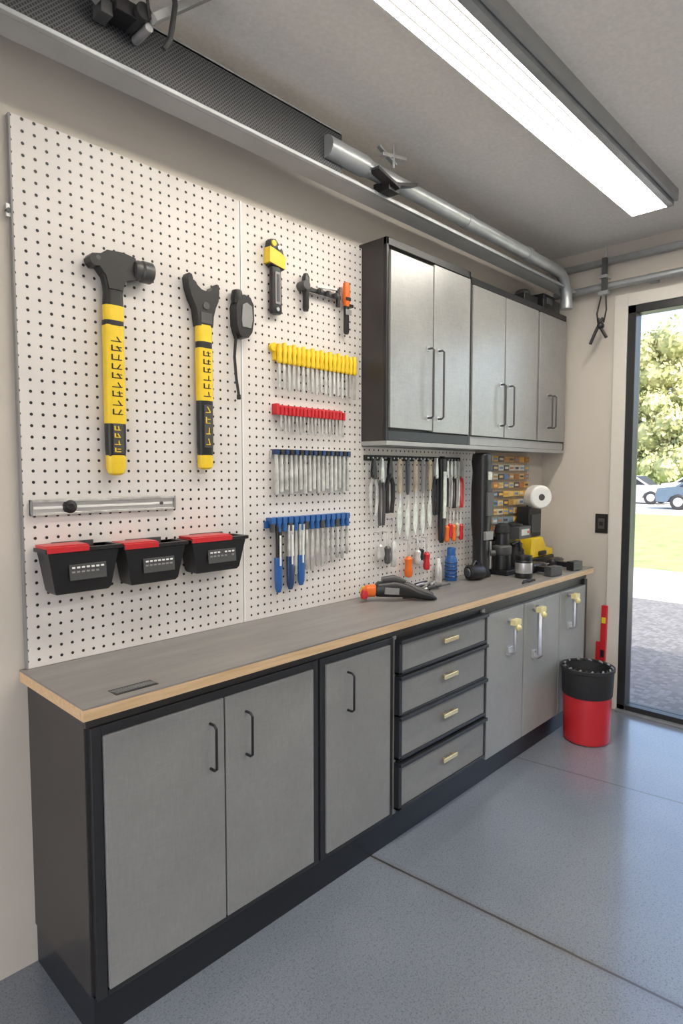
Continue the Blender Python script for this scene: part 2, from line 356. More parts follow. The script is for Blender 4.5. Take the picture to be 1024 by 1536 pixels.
c.box(.87,.97,-.34,-.265,2.895,2.935,BLACK); c.cyl((.90,-.31,2.93),(.90,-.31,2.965),.022,DGREY); c.cyl((.945,-.36,2.915),(.945,-.27,2.915),.024,BLACKM); c.box(.835,.87,-.32,-.265,2.88,2.92,DGREY); c.cyl((.965,-.35,2.885),(.965,-.265,2.885),.013,STEEL)
c.tube([(1.0,-.40,3.075),(1.012,-.40,3.02),(1.02,-.40,2.95),(1.01,-.40,2.89),(1.0,-.40,2.84),(.985,-.39,2.815)],.008,BLACKM)
c.tube([(.86,-.33,2.92),(.89,-.36,2.97),(.94,-.38,2.96),(.96,-.36,2.90)],.005,BLACKM)
c.done("mounting_bracket",e,bevel=.002)
e=empty("overhead_rail")
c=B(); c.tube([(4.14,-.1,2.80),(4.14,-1.5,2.80),(4.14,-4.0,2.80)],.023,GALV,14); c.box(4.15,XF,-.75,-.70,2.78,2.83,GALV); c.box(4.15,XF,-.2,-.16,2.78,2.83,GALV); c.box(4.15,XF,-3.0,-2.95,2.78,2.83,GALV); c.done("pipe",e)
c=B(); c.box(4.17,XF-.001,-4.2,-.06,2.955,2.99,GALV); c.box(4.155,4.17,-4.2,-.06,2.95,2.957,GALV); c.done("flat_rail",e,bevel=.002)
c=B(); c.box(4.085,4.115,-.47,-.44,2.74,2.97,DGREY); c.box(4.07,4.15,-.48,-.43,2.84,2.86,STEEL); c.box(4.075,4.12,-.485,-.425,2.735,2.76,GALV); c.cyl((4.11,-.455,2.97),(4.11,-.455,3.06),.006,STEEL)
c.tube([(4.09,-.44,2.73),(4.08,-.42,2.62),(4.08,-.43,2.55)],.005,BLACKM)
c.tube([(4.09,-.47,2.73),(4.09,-.475,2.64),(4.09,-.46,2.56)],.005,BLACKM)
c.tube([(4.08,-.46,2.59),(4.08,-.42,2.52),(4.08,-.38,2.43)],.010,BLACK); c.tube([(4.08,-.43,2.59),(4.08,-.45,2.52),(4.08,-.485,2.46)],.010,BLACK); c.ball((4.08,-.445,2.54),.024,BLACK)
c.done("hanging_clamp",e,bevel=.002)

# ------------------------------------------------------------------ ceiling lamp and added fill lamp
def fixture(y,LX0,LX1):
    e=empty("ceiling_or_fill_light"); o=y+.955
    c=B()
    c.box(LX0,LX1,-.957+o,-.783+o,3.0,3.04,LAMP); c.done("diffuser",e,smooth=False)
    c=B(); c.box(LX0-.01,LX1+.01,-.985+o,-.775+o,3.041,3.078,GALV); c.box(LX0-.01,LX1+.01,-.990+o,-.958+o,3.000,3.05,GALV); c.box(LX0-.01,LX1+.01,-1.01+o,-.994+o,3.02,3.078,CHAN); c.box(LX0-.01,LX1+.01,-.782+o,-.776+o,2.999,3.078,WHITE); c.box(LX1+.001,LX1+.012,-.985+o,-.78+o,3.0,3.05,TRIM); c.done("housing",e,smooth=False)  # white side lip is added to keep diffuser glow off the ceiling
fixture(-.955,.9,3.62); fixture(-2.7,.9,3.62)  # second fixture is an added fill light, out of view

# ------------------------------------------------------------------ big hand tools on pegboard
def glyphs(b,cx,y,z0,z1,wd,m,step=.024):
    z=z0
    while z<z1-.012:
        h=step*.62
        k=random.randint(0,3)
        b.box(cx-wd/2,cx+wd/2,y-.001,y+.001,z,z+.003,m)
        if k!=1: b.box(cx-wd/2,cx-wd/2+.005,y-.001,y+.001,z,z+h,m)
        if k!=2: b.obox((cx+wd*.2,y,z+h*.5),(.004,.002,h),m,Matrix.Rotation(random.uniform(-.7,.7),3,'Y'))
        if k>1: b.box(cx-.002,cx+wd/2,y-.001,y+.001,z+h*.6,z+h*.6+.003,m)
        z+=step
c=B(); cx,cy=.980,-.048
c.loft(cx,cy,[(1.588,.03,.02),(1.595,.055,.036),(1.615,.066,.044),(1.655,.066,.044)],YEL,2.6)
c.loft(cx,cy,[(1.65,.064,.042),(1.68,.069,.044),(1.765,.069,.044)],BLACK)
c.box(cx-.018,cx+.018,cy-.024,cy-.02,1.66,1.76,DGREY); glyphs(c,cx-.004,cy-.025,1.665,1.75,.022,YEL)
c.loft(cx,cy,[(1.76,.069,.044),(2.085,.067,.044)],YEL,3.6); glyphs(c,cx,cy-.0225,1.79,2.07,.036,BLACK,.030)
c.loft(cx,cy,[(2.083,.069,.045),(2.10,.069,.045)],BLACK)
c.loft(cx+.002,cy,[(2.10,.067,.044),(2.15,.068,.044)],YEL)
c.loft(cx+.002,cy,[(2.148,.068,.044),(2.19,.062,.042),(2.235,.075,.045,.002),(2.28,.10,.045,.0)],BLACK)
c.poly([(.912,2.262),(.900,2.272),(.897,2.288),(.905,2.30),(.935,2.306),(.955,2.322),(1.01,2.326),(1.055,2.318),(1.06,2.25),(1.02,2.235),(1.005,2.20),(.96,2.2),(.950,2.24),(.93,2.265)],-.072,-.026,BLACK)
c.lathe((1.05,-.062,2.282),[(.028,0),(.033,.012),(.033,.02),(.030,.024),(.036,.03),(.036,.062),(.033,.066)],DGREY,(1,0,0))
c.cyl((.925,-.073,2.29),(.925,-.024,2.29),.008,DGREY); c.hook(.95,2.262); c.hook(1.03,2.235)
c.done("claw_hammer",bevel=.004)
c=B(); cx=1.335
c.loft(cx,cy,[(1.608,.03,.02),(1.615,.055,.034),(1.63,.062,.038),(1.662,.060,.038)],YEL,2.6)
c.loft(cx,cy,[(1.658,.058,.036),(1.70,.063,.04),(1.87,.063,.04)],BLACK); 
c.box(cx-.015,cx+.02,cy-.0215,cy-.018,1.69,1.85,DGREY); glyphs(c,cx,cy-.0225,1.70,1.84,.02,YEL,.04)
c.loft(cx,cy,[(1.865,.064,.04),(2.06,.064,.04)],YEL,3.6); glyphs(c,cx,cy-.0205,1.88,2.05,.032,BLACK,.03)
c.loft(cx,cy,[(2.058,.062,.04),(2.085,.062,.04)],BLACK)
c.loft(cx,cy,[(2.083,.064,.04),(2.145,.062,.04)],YEL)
c.poly([(1.304,2.14),(1.366,2.14),(1.370,2.18),(1.380,2.215),(1.392,2.24),(1.396,2.275),(1.394,2.302),(1.384,2.304),(1.378,2.285),(1.368,2.290),(1.360,2.276),(1.345,2.268),(1.318,2.272),(1.300,2.285),(1.290,2.298),(1.283,2.300),(1.278,2.318),(1.266,2.322),(1.260,2.308),(1.264,2.275),(1.276,2.240),(1.296,2.20)],-.066,-.026,BLACK)
c.cyl((1.335,-.07,2.215),(1.335,-.03,2.215),.014,DGREY); c.box(1.312,1.36,-.069,-.065,2.150,2.19,DGREY); c.hook(1.30,2.255); c.hook(1.37,2.255)
c.done("pipe_wrench",bevel=.003)
c=B(); c.poly([(1.475,2.17),(1.487,2.135),(1.50,2.125),(1.53,2.128),(1.548,2.15),(1.558,2.20),(1.556,2.26),(1.54,2.285),(1.51,2.292),(1.485,2.28),(1.472,2.24)],-.07,-.024,BLACK)
c.poly([(1.495,2.19),(1.50,2.165),(1.54,2.165),(1.548,2.2),(1.545,2.25),(1.52,2.262),(1.50,2.25)],-.074,-.068,MGREY)
c.lathe((1.49,-.048,2.275),[(.02,-.02),(.024,0),(.02,.03),(.01,.035)],BLACK,(0,0,1)) 
c.tube([(1.487,-.045,2.14),(1.478,-.045,2.05),(1.485,-.045,1.97),(1.497,-.045,1.90)],.006,BLACK); c.hook(1.52,2.27)
c.lathe((1.497,-.045,1.885),[(.006,0),(.009,.004),(.008,.02)],BLACK)
c.done("chalk_line_reel",bevel=.004)
c=B(); c.poly([(1.655,2.445),(1.725,2.435),(1.728,2.48),(1.716,2.515),(1.70,2.53),(1.68,2.55),(1.655,2.545),(1.648,2.50)],-.06,-.026,BLACK)
c.poly([(1.645,2.452),(1.727,2.437),(1.732,2.485),(1.705,2.50),(1.648,2.515)],-.064,-.024,YEL)
c.cyl((1.668,-.066,2.53),(1.668,-.024,2.53),.012,YEL); c.cyl((1.695,-.066,2.518),(1.695,-.024,2.518),.008,STEEL); c.hook(1.68,2.49)
c.loft(1.689,-.045,[(2.44,.050,.028),(2.38,.054,.03),(2.28,.058,.03),(2.262,.06,.03),(2.252,.045,.026)],BLACK)
c.box(1.675,1.703,-.063,-.058,2.29,2.42,MGREY); c.box(1.682,1.696,-.065,-.06,2.30,2.41,DGREY); c.cyl((1.69,-.062,2.27),(1.69,-.03,2.27),.008,STEEL)
c.done("adjustable_wrench",bevel=.003)
c=B(); c.box(1.84,2.075,-.05,-.038,2.385,2.402,BLACK); c.loft(1.86,-.045,[(2.295,.018,.02),(2.31,.026,.026),(2.36,.024,.024),(2.40,.034,.03),(2.44,.03,.028),(2.455,.016,.02)],BLACK)
c.cyl((1.845,-.07,2.40),(1.845,PB,2.40),.02,DGREY)
for i in range(3): c.cyl((1.93+.05*i,-.055,2.393),(1.945+.05*i,-.055,2.393),.014,DGREY)
c.obox((1.99,-.045,2.42),(.13,.01,.008),STEEL,Matrix.Rotation(-.1,3,'Y')); c.cyl((2.06,-.045,2.35),(2.06,-.045,2.43),.010,BLACK); c.hook(2.0,2.385)
c.done("bar_clamp",bevel=.002)
c=B(); c.loft(2.108,-.052,[(2.36,.024,.02),(2.38,.034,.028),(2.44,.034,.028),(2.465,.03,.024),(2.47,.015,.014)],ORANGE); c.loft(2.108,-.052,[(2.235,.02,.014),(2.245,.028,.02),(2.30,.026,.02),(2.362,.026,.02)],BLACK); c.box(2.093,2.123,-.068,-.064,2.385,2.40,BLACK); c.box(2.09,2.127,-.068,-.066,2.32,2.345,MGREY); c.hook(2.108,2.36,-.05); c.box(2.12,2.16,-.05,PB,2.365,2.378,BLACK)
c.done("utility_knife",bevel=.002)
c=B(); c.box(1.688,2.172,-.04,PB,2.066,2.112,YEL)
n=18
for i in range(n):
    x=1.702+i*.0272; c.loft(x,-.052,[(2.052,.014,.014),(2.062,.025,.024),(2.088,.018,.02),(2.112,.026,.024),(2.132+.007*(i%2),.016,.018)],YEL,2.4,12)
    L=.105+.008*((i*7)%3); c.loft(x,-.052,[(2.06,.010,.006),(2.06-L*.3,.017,.005),(2.06-L,.015,.004)],SATIN,4,8)
c.lathe((1.684,-.034,2.118),[(.018,-.01),(.018,.01)],YEL,(0,1,0)); c.done("chisel_rack",bevel=.001)
c=B(); c.box(1.688,2.102,-.046,PB,1.842,1.868,RED); c.box(1.688,2.102,-.034,PB,1.868,1.882,RED); c.box(1.684,1.70,-.055,PB,1.84,1.885,RED)
for i in range(18):
    x=1.712+i*.0222; c.cyl((x,-.052,1.872),(x,-.052,1.838),.0095,RED,seg=10); c.cyl((x,-.05,1.84),(x,-.05,1.77-.01*(i%2)),.0048,SATIN,seg=8)
c.done("drill_bit_rack",bevel=.001)
c=B(); c.box(1.668,2.130,-.034,PB,1.655,1.690,SATIN)
for i in range(17):
    x=1.683+i*.0272; c.box(x-.009,x+.009,-.064,PB,1.672,1.694,BLACKM if i%2 else NAVY)
    L=.168-.01*(i%3)
    c.loft(x,-.05,[(1.672,.014,.014),(1.62,.013,.014),(1.62-.02,.019,.016),(1.672-L,.020,.014),(1.668-L,.012,.008)],SATIN,3,10)
c.done("socket_wrench_rack",bevel=.001)
c=B(); c.box(1.636,2.130,-.036,PB,1.362,1.392,BLUE)
for i in range(15):
    x=1.66+i*.0325; c.box(x-.012,x+.012,-.06,PB,1.38,1.406,BLUE)
    c.cyl((x,-.05,1.385),(x,-.05,1.345),.011,BLUE if i%3 else DGREY,seg=10)
    if i>=4:
        L=.205-.006*(i-4)+.012*(i%2); c.loft(x,-.05,[(1.348,.012,.012),(1.36-L*.5,.017,.014),(1.36-L,.018,.010),(1.355-L,.006,.006)],SATIN,3,10)
for k,(x,zb) in enumerate(((1.695,1.085),(1.762,1.09),(1.825,1.10))):
    c.loft(x,-.05,[(1.37,.035,.018),(1.31,.030,.018),(1.22,.032,.018),(1.19,.036,.018)],SATIN if k else BLACK,3)
    c.loft(x-.004,-.05,[(1.235,.038,.022),(1.15,.036,.022),(zb+.02,.032,.022),(zb,.018,.014)],BLUE if k!=1 else NAVY,3)
    c.box(x-.006,x+.003,-.0635,-.06,1.20,1.33,WHITE)
c.done("screwdriver_rack",bevel=.001)
c=B(); c.box(.706,1.212,-.030,PB,1.462,1.512,STEEL); c.box(.706,1.212,-.036,PB,1.503,1.512,SATIN); c.box(.706,1.212,-.036,PB,1.462,1.470,SATIN)
c.box(.706,.712,-.037,PB,1.462,1.512,MGREY); c.box(1.206,1.212,-.037,PB,1.462,1.512,MGREY); c.box(.715,1.2,-.032,-.029,1.482,1.490,WHITE)
c.lathe((.828,-.028,1.487),[(.024,0),(.022,.008),(.013,.012),(.011,.017)],BLACK,(0,-1,0)); c.cyl((1.155,-.03,1.487),(1.155,-.038,1.487),.006,DGREY); c.done("aluminium_rail",bevel=.001)
def bin_(x0,x1,z0,z1,lid):
    c=B(); n=8
    def ring(ix,iy,z,yo=-.115,yi=-.024): 
        return [(x0+ix,yo+iy,z),(x1-ix,yo+iy,z),(x1-ix,yi,z),(x0+ix,yi,z)]
    c.rings([ring(.035,.02,z0),ring(.028,.012,z0+.01),ring(.006,.0,z1-.016),ring(.006,0,z1-.014),ring(-.004,-.008,z1-.012),ring(-.004,-.008,z1),ring(.008,.006,z1),ring(.03,.02,z0+.02)],BLACK)
    w=x1-x0; zc=(z0+z1)/2
    c.obox(((x0+x1)/2+.01,-.1145,zc-.005),(w*.5,.003,.05),DGREY,Matrix.Rotation(-.10,3,'X'))
    for k in range(3):
        for j in range(7):
            if random.random()<.85: c.obox(((x0+x1)/2+.01-w*.2+j*w*.065,-.1175+.002*k,zc+.010-.014*k),(w*.045,.002,.006),MGREY if k else WHITE,Matrix.Rotation(-.10,3,'X'))
    if lid: c.box(x0+lid[0]*w,x0+lid[1]*w,-.112,-.03,z1-.006,z1+.010,RED); c.box(x0+lid[0]*w,x0+lid[1]*w,-.124,-.108,z1-.012,z1+.006,RED)
    c.box(x0+.05,x1-.05,-.026,PB,z1-.03,z1+.012,DGREY)
    c.done("storage_bin",bevel=.002)
bin_(.718,.955,1.215,1.362,(0,.55)); bin_(.968,1.205,1.213,1.352,(.0,.52)); bin_(1.225,1.475,1.222,1.352,(.0,.7))

# ------------------------------------------------------------------ tool strip under cabinets
c=B(); c.box(2.262,3.10,-.034,PB,1.655,1.682,BLACKM)
for i in range(25): c.box(2.275+i*.033,2.283+i*.033,-.044,-.034,1.664,1.672,STEEL)
c.done("tool_hanging_rail",bevel=.001)
def plier(x,zt,zb,m1,m2,w=.05,name="pliers",y=-.057,r=.0085):
    c=B(); h=zt-zb; zp=zt-h*.32
    c.poly([(x-.006,zt),(x+.006,zt),(x+w*.3,zp+.03),(x+w*.28,zp-.012),(x-w*.28,zp-.012),(x-w*.3,zp+.03)],y-.008,y+.008,m1)
    c.cyl((x,y-.012,zp),(x,y+.011,zp),w*.2,m1,seg=12)
    for sgn in(-1,1): c.tube([(x+sgn*w*.12,y,zp),(x+sgn*w*.42,y,zp-h*.16),(x+sgn*w*.44,y,zp-h*.42),(x+sgn*w*.3,y,zb)],r,m2,8)
    return c.done(name)
def driver(x,zt,zb,m,tip=SATIN,name="screwdriver",y=-.06,k=1.):
    c=B(); h=zt-zb
    c.lathe((x,y,zb),[(.005*k,0),(.015*k,.006),(.018*k,h*.15),(.014*k,h*.3),(.018*k,h*.48),(.008*k,h*.55)],m,seg=12); c.cyl((x,y,zb+h*.5),(x,y,zt),.0055,tip,seg=8)
    c.tube([(x,y,zt-.01),(x,y+.02,zt-.006),(x,PB,zt-.006)],.003,STEEL,6); return c.done(name)
def trowel(x,zt,zb,name="putty_knife",m=BEIGE):
    c=B(); y=-.053; h=zt-zb
    c.loft(x,y,[(zt,.016,.010),(zt-.015,.034,.016),(zt-h*.40,.030,.014),(zt-h*.45,.012,.01)],m,2.5,14)
    c.cyl((x,y-.009,zt-.03),(x,y-.006,zt-.03),.005,BLACK,seg=8)
    c.loft(x,y,[(zt-h*.44,.012,.008),(zt-h*.58,.014,.005),(zt-h*.68,.046,.004),(zb+.05,.048,.004),(zb,.010,.003)],SATIN,3,14); return c.done(name)
plier(2.30,1.665,1.38,BLACK,SATIN,.055); plier(2.36,1.665,1.33,SATIN,DGREY,.045); plier(2.425,1.67,1.39,BLACK,BLACKM,.055,r=.011)
for i,(x,zb) in enumerate(((2.51,1.27),(2.577,1.25),(2.644,1.27),(2.711,1.26),(2.775,1.29))): trowel(x,1.665,zb,m=(BEIGE,DGREY,BEIGE,MGREY,BEIGE)[i])
driver(2.345,1.30,1.16,SATIN); driver(2.405,1.30,1.13,DGREY); driver(2.455,1.36,1.11,SATIN); driver(2.58,1.245,1.04,ORANGE,k=1.3); driver(2.74,1.245,1.06,RED,k=1.1); driver(2.66,1.245,1.10,SATIN); driver(2.69,1.235,1.12,BLACK)
plier(2.825,1.675,1.36,SATIN,BLACK,.042)
c=B(); c.loft(2.878,-.06,[(1.685,.03,.02),(1.67,.056,.04),(1.62,.048,.036),(1.45,.042,.034),(1.30,.046,.036),(1.22,.035,.03),(1.20,.02,.02)],BLACK); c.box(2.865,2.893,-.082,-.075,1.34,1.6,SATIN); c.hook(2.878,1.60); c.done("caulking_gun",bevel=.002)
for i,(x,m,zb) in enumerate(((2.93,DGREY,1.40),(2.968,SATIN,1.40),(3.006,BLACK,1.39),(3.044,SATIN,1.40),(3.082,RED,1.39))): plier(x,1.66,zb,SATIN,m,.034,"pliers",r=.006)
for x,m,zb in ((2.93,ORANGE,1.20),(2.965,RED,1.22),(3.0,ORANGE,1.20),(3.037,BEIGE,1.22),(3.075,RED,1.2)): driver(x,1.375,zb,m,k=.85)
c=B(); c.box(3.30,3.93,-.030,.0002,1.20,1.722,mat("organiser_back",(.50,.42,.31),.6))
pal=[(.55,.32,.10),(.70,.52,.20),(.16,.24,.42),(.66,.63,.55),(.50,.2,.08),(.08,.08,.09),(.25,.34,.42),(.78,.46,.08)]
pm=[mat("label_%d"%i,p,.5) for i,p in enumerate(pal)]
for r in range(9):
    for k in range(9):
        x=3.305+k*.068; z=1.215+r*.056; m=pm[random.randrange(8)]
        c.box(x,x+.06,-.055,-.030,z,z+.034,m); c.box(x+.008,x+.05,-.057,-.054,z+.01,z+.024,pm[(r+k)%8])
c.done("parts_organiser")
ZT=.9790
c=B(); x=3.19; y=-.125
c.loft(x,y,[(.9795,.11,.11),(1.0,.11,.11),(1.03,.08,.09),(1.2,.085,.09),(1.30,.10,.11),(1.50,.105,.11),(1.60,.09,.10),(1.66,.105,.11),(1.70,.095,.1),(1.712,.05,.06)],BLACK)
c.box(x-.035,x+.035,y-.064,y-.05,1.34,1.48,DGREY); c.box(x-.02,x+.02,y-.06,y-.050,1.55,1.6,SATIN); c.cyl((x+.03,y-.045,1.12),(x+.05,y-.07,1.12),.018,DGREY)
c.tube([(x+.045,y,1.50),(x+.075,y,1.46),(x+.075,y,1.34),(x+.045,y,1.28)],.010,RED); c.box(x-.04,x+.04,y-.060,y-.04,1.20,1.25,MGREY)
c.done("cordless_vacuum",bevel=.003)
c=B(); c.lathe((2.955,-.075,ZT),[(.032,0),(.035,.006),(.035,.11),(.033,.125),(.026,.14),(.022,.148),(.024,.15),(.024,.185),(.018,.19)],BLUE,seg=24)
for k in range(5): c.lathe((2.955,-.075,ZT+.02+.020*k),[(.0355,0),(.0375,.004),(.0355,.008)],NAVY,seg=24)
c.done("spray_bottle")
c=B(); c.lathe((2.86,-.055,ZT),[(.02,0),(.021,.005),(.021,.08),(.014,.095),(.010,.11)],SATIN); c.lathe((2.86,-.055,ZT+.11),[(.011,0),(.011,.02),(.006,.024)],WHITE); c.done("lubricant_can")
c=B(); lx,ly=3.06,-.17; c.lathe((lx,ly,ZT+.047),[(.034,-.055),(.043,-.048),(.045,.038),(.038,.050),(.018,.054)],BLACK,(.95,-.3,0)); c.lathe((lx,ly,ZT+.047),[(.022,-.062),(.026,-.055)],DGREY,(.95,-.3,0)); c.tube([(lx-.03,ly,ZT+.085),(lx,ly,ZT+.11),(lx+.03,ly,ZT+.085)],.007,BLACK); c.done("work_lamp")
def hl(b,secs,m,e=2.8,seg=20):
    R=[]
    for x,wd,h,dz in secs:
        R.append([(x,wd/2*copysign(abs(cos(t))**(2/e),cos(t)),dz+h/2*copysign(abs(sin(t))**(2/e),sin(t))) for t in [2*pi*i/seg for i in range(seg)]])
    b.rings(R,m)
c=B(); c.M=Matrix.Translation((2.31,-.20,ZT+.046))@Matrix.Rotation(radians(-38),4,'Z')@Matrix.Rotation(radians(4),4,'Y')
hl(c,[(-.12,.04,.03,.0),(-.10,.070,.070,.004),(-.02,.080,.084,.012),(.05,.076,.066,.006),(.10,.09,.046,-.008),(.17,.09,.026,-.018),(.19,.07,.014,-.024)],BLACK)
hl(c,[(.03,.050,.088,.006),(.10,.062,.060,.0),(.175,.06,.032,-.014)],DGREY)
hl(c,[(-.17,.03,.03,-.010),(-.155,.055,.058,-.008),(-.11,.055,.058,-.002)],ORANGE)
c.lathe((-.15,.035,-.018),[(.02,-.02),(.026,0),(.02,.025)],YEL); c.lathe((-.165,-.025,-.020),[(.014,-.02),(.020,0),(.014,.02)],RED)
hl(c,[(-.08,.03,.03,.05),(-.02,.035,.034,.06),(.04,.02,.02,.046)],DGREY); c.box(-.07,.0,-.045,-.038,-.01,.02,MGREY)
c.done("cordless_multitool")
c=B()
for i in range(22):
    a=random.uniform(-.7,.7); x=2.60+random.uniform(-.14,.12); y=-.12+random.uniform(-.05,.05); z=ZT+.005+.007*(i%4)
    c.tube([(x,y,z),(x+.05*cos(a),y+.05*sin(a),z+.006),(x+.11*cos(a+.3),y+.11*sin(a+.3)*.5,z+.001)],.005,(SATIN,BLACK,DGREY)[i%3],6)
c.done("loose_bits")
c=B(); x=3.37
c.box(x-.07,x+.07,-.24,-.10,ZT,ZT+.03,BLACK); c.cyl((x-.01,-.17,ZT+.03),(x-.01,-.17,ZT+.12),.055,BLACK); c.lathe((x-.01,-.17,ZT+.12),[(.056,0),(.060,.01),(.060,.05),(.046,.06)],DGREY)
c.cyl((x-.01,-.17,ZT+.18),(x-.01,-.17,ZT+.25),.042,BLACK); c.lathe((x-.01,-.17,ZT+.25),[(.045,0),(.047,.01),(.040,.05),(.02,.06)],BLACKM); c.cyl((x+.05,-.12,ZT+.03),(x+.05,-.12,ZT+.28),.009,STEEL); c.cyl((x-.06,-.12,ZT+.03),(x-.06,-.12,ZT+.24),.009,STEEL); c.box(x-.07,x+.06,-.13,-.11,ZT+.20,ZT+.225,BLACK)
c.tube([(x+.02,-.22,ZT+.18),(x+.05,-.25,ZT+.20),(x+.06,-.26,ZT+.14)],.010,BLACK); c.done("bench_router",bevel=.003)
c=B(); x=3.545
c.box(x-.075,x+.075,-.23,-.06,ZT,ZT+.025,BLACK); c.box(x-.075,x+.075,-.12,-.06,ZT+.025,ZT+.28,BLACK); c.box(x-.075,x+.075,-.225,-.12,ZT+.205,ZT+.28,DGREY)
c.lathe((x,-.165,ZT+.026),[(.045,0),(.052,.02),(.054,.07),(.040,.11),(.034,.125),(.038,.135)],BLACKM,seg=24); c.lathe((x,-.165,ZT+.161),[(.038,0),(.036,.012),(.01,.016)],BLACK)
c.tube([(x-.03,-.205,ZT+.15),(x-.045,-.235,ZT+.14),(x-.045,-.235,ZT+.08),(x-.03,-.21,ZT+.06)],.007,BLACK,8); c.box(x-.05,x+.05,-.228,-.224,ZT+.225,ZT+.265,STEEL); c.cyl((x+.03,-.232,ZT+.245),(x+.03,-.226,ZT+.245),.008,RED); c.lathe((x,-.15,ZT+.28),[(.05,0),(.05,.015),(.02,.02)],BLACK)
c.done("coffee_maker",bevel=.004)
c=B(); x,y=3.33,-.33; c.lathe((x,y,ZT),[(.045,0),(.05,.006),(.05,.10),(.045,.105),(.047,.11),(.047,.13),(.02,.135)],BLACK); c.lathe((x,y,ZT+.03),[(.0505,0),(.0515,.003),(.0505,.06)],STEEL); c.done("paint_can")
c=B(); x0,x1,y0,y1=3.69,4.01,-.20,-.06
c.box(x0,x1,y0,y1,ZT,ZT+.06,BLACK); c.poly([(x0,ZT+.06),(x1,ZT+.06),(x1,ZT+.10),(x1-.10,ZT+.12),(x0+.17,ZT+.19),(x0+.03,ZT+.19)],y0+.01,y1-.01,YEL); c.box(x0+.10,x0+.2,y0-.005,y0+.01,ZT+.07,ZT+.10,BLACK); c.done("battery_charger",bevel=.006)
c=B(); zb=ZT+.192; x0+=.04; c.box(x0-.01,x0+.16,-.16,-.07,zb,zb+.20,BLACK); c.box(x0+.02,x0+.14,-.168,-.158,zb+.03,zb+.15,DGREY); RZ=zb+.265; c.lathe((x0+.07,-.15,RZ),[(.068,-.0),(.076,.01),(.076,.09),(.068,.10)],WHITE,(-.55,-.8,.0),28); c.lathe((x0+.07-.55/.97*.10,-.15-.8/.97*.10,RZ),[(.022,-.01),(.022,.003)],DGREY,(-.55,-.8,0),20); c.cyl((x0+.07,-.13,zb+.18),(x0+.07,-.13,zb+.21),.03,BLACK)
c.done("paper_roll_dispenser",bevel=.004)
def drill(name,x,y,ang,m2):
    c=B(); c.M=Matrix.Translation((x,y,ZT+.033))@Matrix.Rotation(ang,4,'Z')
    hl(c,[(-.09,.03,.03,0),(-.08,.058,.056,0),(.0,.062,.062,0),(.05,.05,.05,0),(.06,.04,.04,0)],BLACK); hl(c,[(.06,.04,.04,0),(.10,.034,.034,0),(.12,.02,.02,0)],DGREY); hl(c,[(.12,.008,.008,0),(.17,.008,.008,0)],STEEL)
    c.obox((-.05,-.07,-.004),(.038,.13,.032),BLACK,Matrix.Rotation(-.25,3,'Z')); c.obox((-.075,-.145,-.002),(.10,.05,.055),m2,Matrix.Rotation(-.25,3,'Z'))
    c.done(name,bevel=.004)
drill("cordless_drill",3.58,-.285,radians(0),DGREY); drill("cordless_drill",3.86,-.28,radians(6),BLACK)
c=B()
for i in range(3): c.tube([(3.12+.03*i,-.435+.010*(i%3),ZT+.007),(3.16+.03*i,-.42,ZT+.012),(3.20+.03*i,-.435,ZT+.007)],.006,BLACKM,8)
c.done("power_cord")
c=B(); c.box(XF-.008,XF-.0005,-.475,-.392,1.185,1.315,BLACK); c.box(XF-.012,XF-.007,-.455,-.412,1.215,1.285,DGREY); c.box(XF-.015,XF-.011,-.447,-.42,1.235,1.262,BLACK); c.done("wall_switch",bevel=.002)
c=B(); c.M=Matrix.Translation((4.16,-.475,.0))@Matrix.Rotation(radians(2.5),4,'Y')
c.box(-.012,.012,-.025,.012,0.005,.70,RED); c.box(-.014,.014,-.02,.008,.58,.62,YEL); c.box(-.016,.016,-.028,.015,.0,.05,BLACK); c.box(-.01,.01,.016,.04,.0,.45,RED); c.box(-.014,.013,-.018,.006,.35,.40,BLACK); c.done("spirit_level",bevel=.002)

# ------------------------------------------------------------------ trash can
c=B(); tx,ty=3.62,-.605; k=.94
c.lathe((tx,ty,0),[(.125*k,0),(.137*k,.006),(.139*k,.02),(.146*k,.28),(.146*k,.285)],RED,seg=48)
c.lathe((tx,ty,.279),[(.149*k,0),(.151*k,.004),(.157*k,.145),(.163*k,.15),(.163*k,.166),(.155*k,.168),(.150*k,.16),(.143*k,.02),(.02,.01)],BLACKM,seg=48)
for i in range(26):
    a=2*pi*i/26; c.cyl((tx+.152*k*cos(a),ty+.152*k*sin(a),.437),(tx+.138*k*cos(a+.12),ty+.138*k*sin(a+.12),.448),.006,MGREY if i%2 else BLACKM,seg=6)
c.done("trash_can")

# ------------------------------------------------------------------ outdoors
def gmat(name,lo,hi,sc,rough=.9,bump=.3):
    m,nt,b=newmat(name); tc=nt.nodes.new("ShaderNodeTexCoord"); n=noisetex(nt,tc.outputs["Object"],sc,6,.7)
    nt.links.new(ramp(nt,n,[(.35,lo),(.65,hi)]),b.inputs["Base Color"]); b.inputs["Roughness"].default_value=rough
    bp=nt.nodes.new("ShaderNodeBump"); bp.inputs["Strength"].default_value=bump; bp.inputs["Distance"].default_value=.02; nt.links.new(n,bp.inputs["Height"]); nt.links.new(bp.outputs[0],b.inputs["Normal"]); return m
def paver():
    m,nt,b=newmat("paver_mat"); tc=nt.nodes.new("ShaderNodeTexCoord")
    v=nt.nodes.new("ShaderNodeTexVoronoi"); v.inputs["Scale"].default_value=24; v.distance='CHEBYCHEV'; v.inputs["Randomness"].default_value=.15; nt.links.new(tc.outputs["Object"],v.inputs["Vector"])
    nt.links.new(ramp(nt,v.outputs["Distance"],[(.3,(.20,.195,.19)),(.5,(.09,.085,.08))]),b.inputs["Base Color"]); b.inputs["Roughness"].default_value=.7
    return m
B().box(4.375,8.29,-14,14,-.12,-.02,paver()).done("patio_paving",smooth=False)
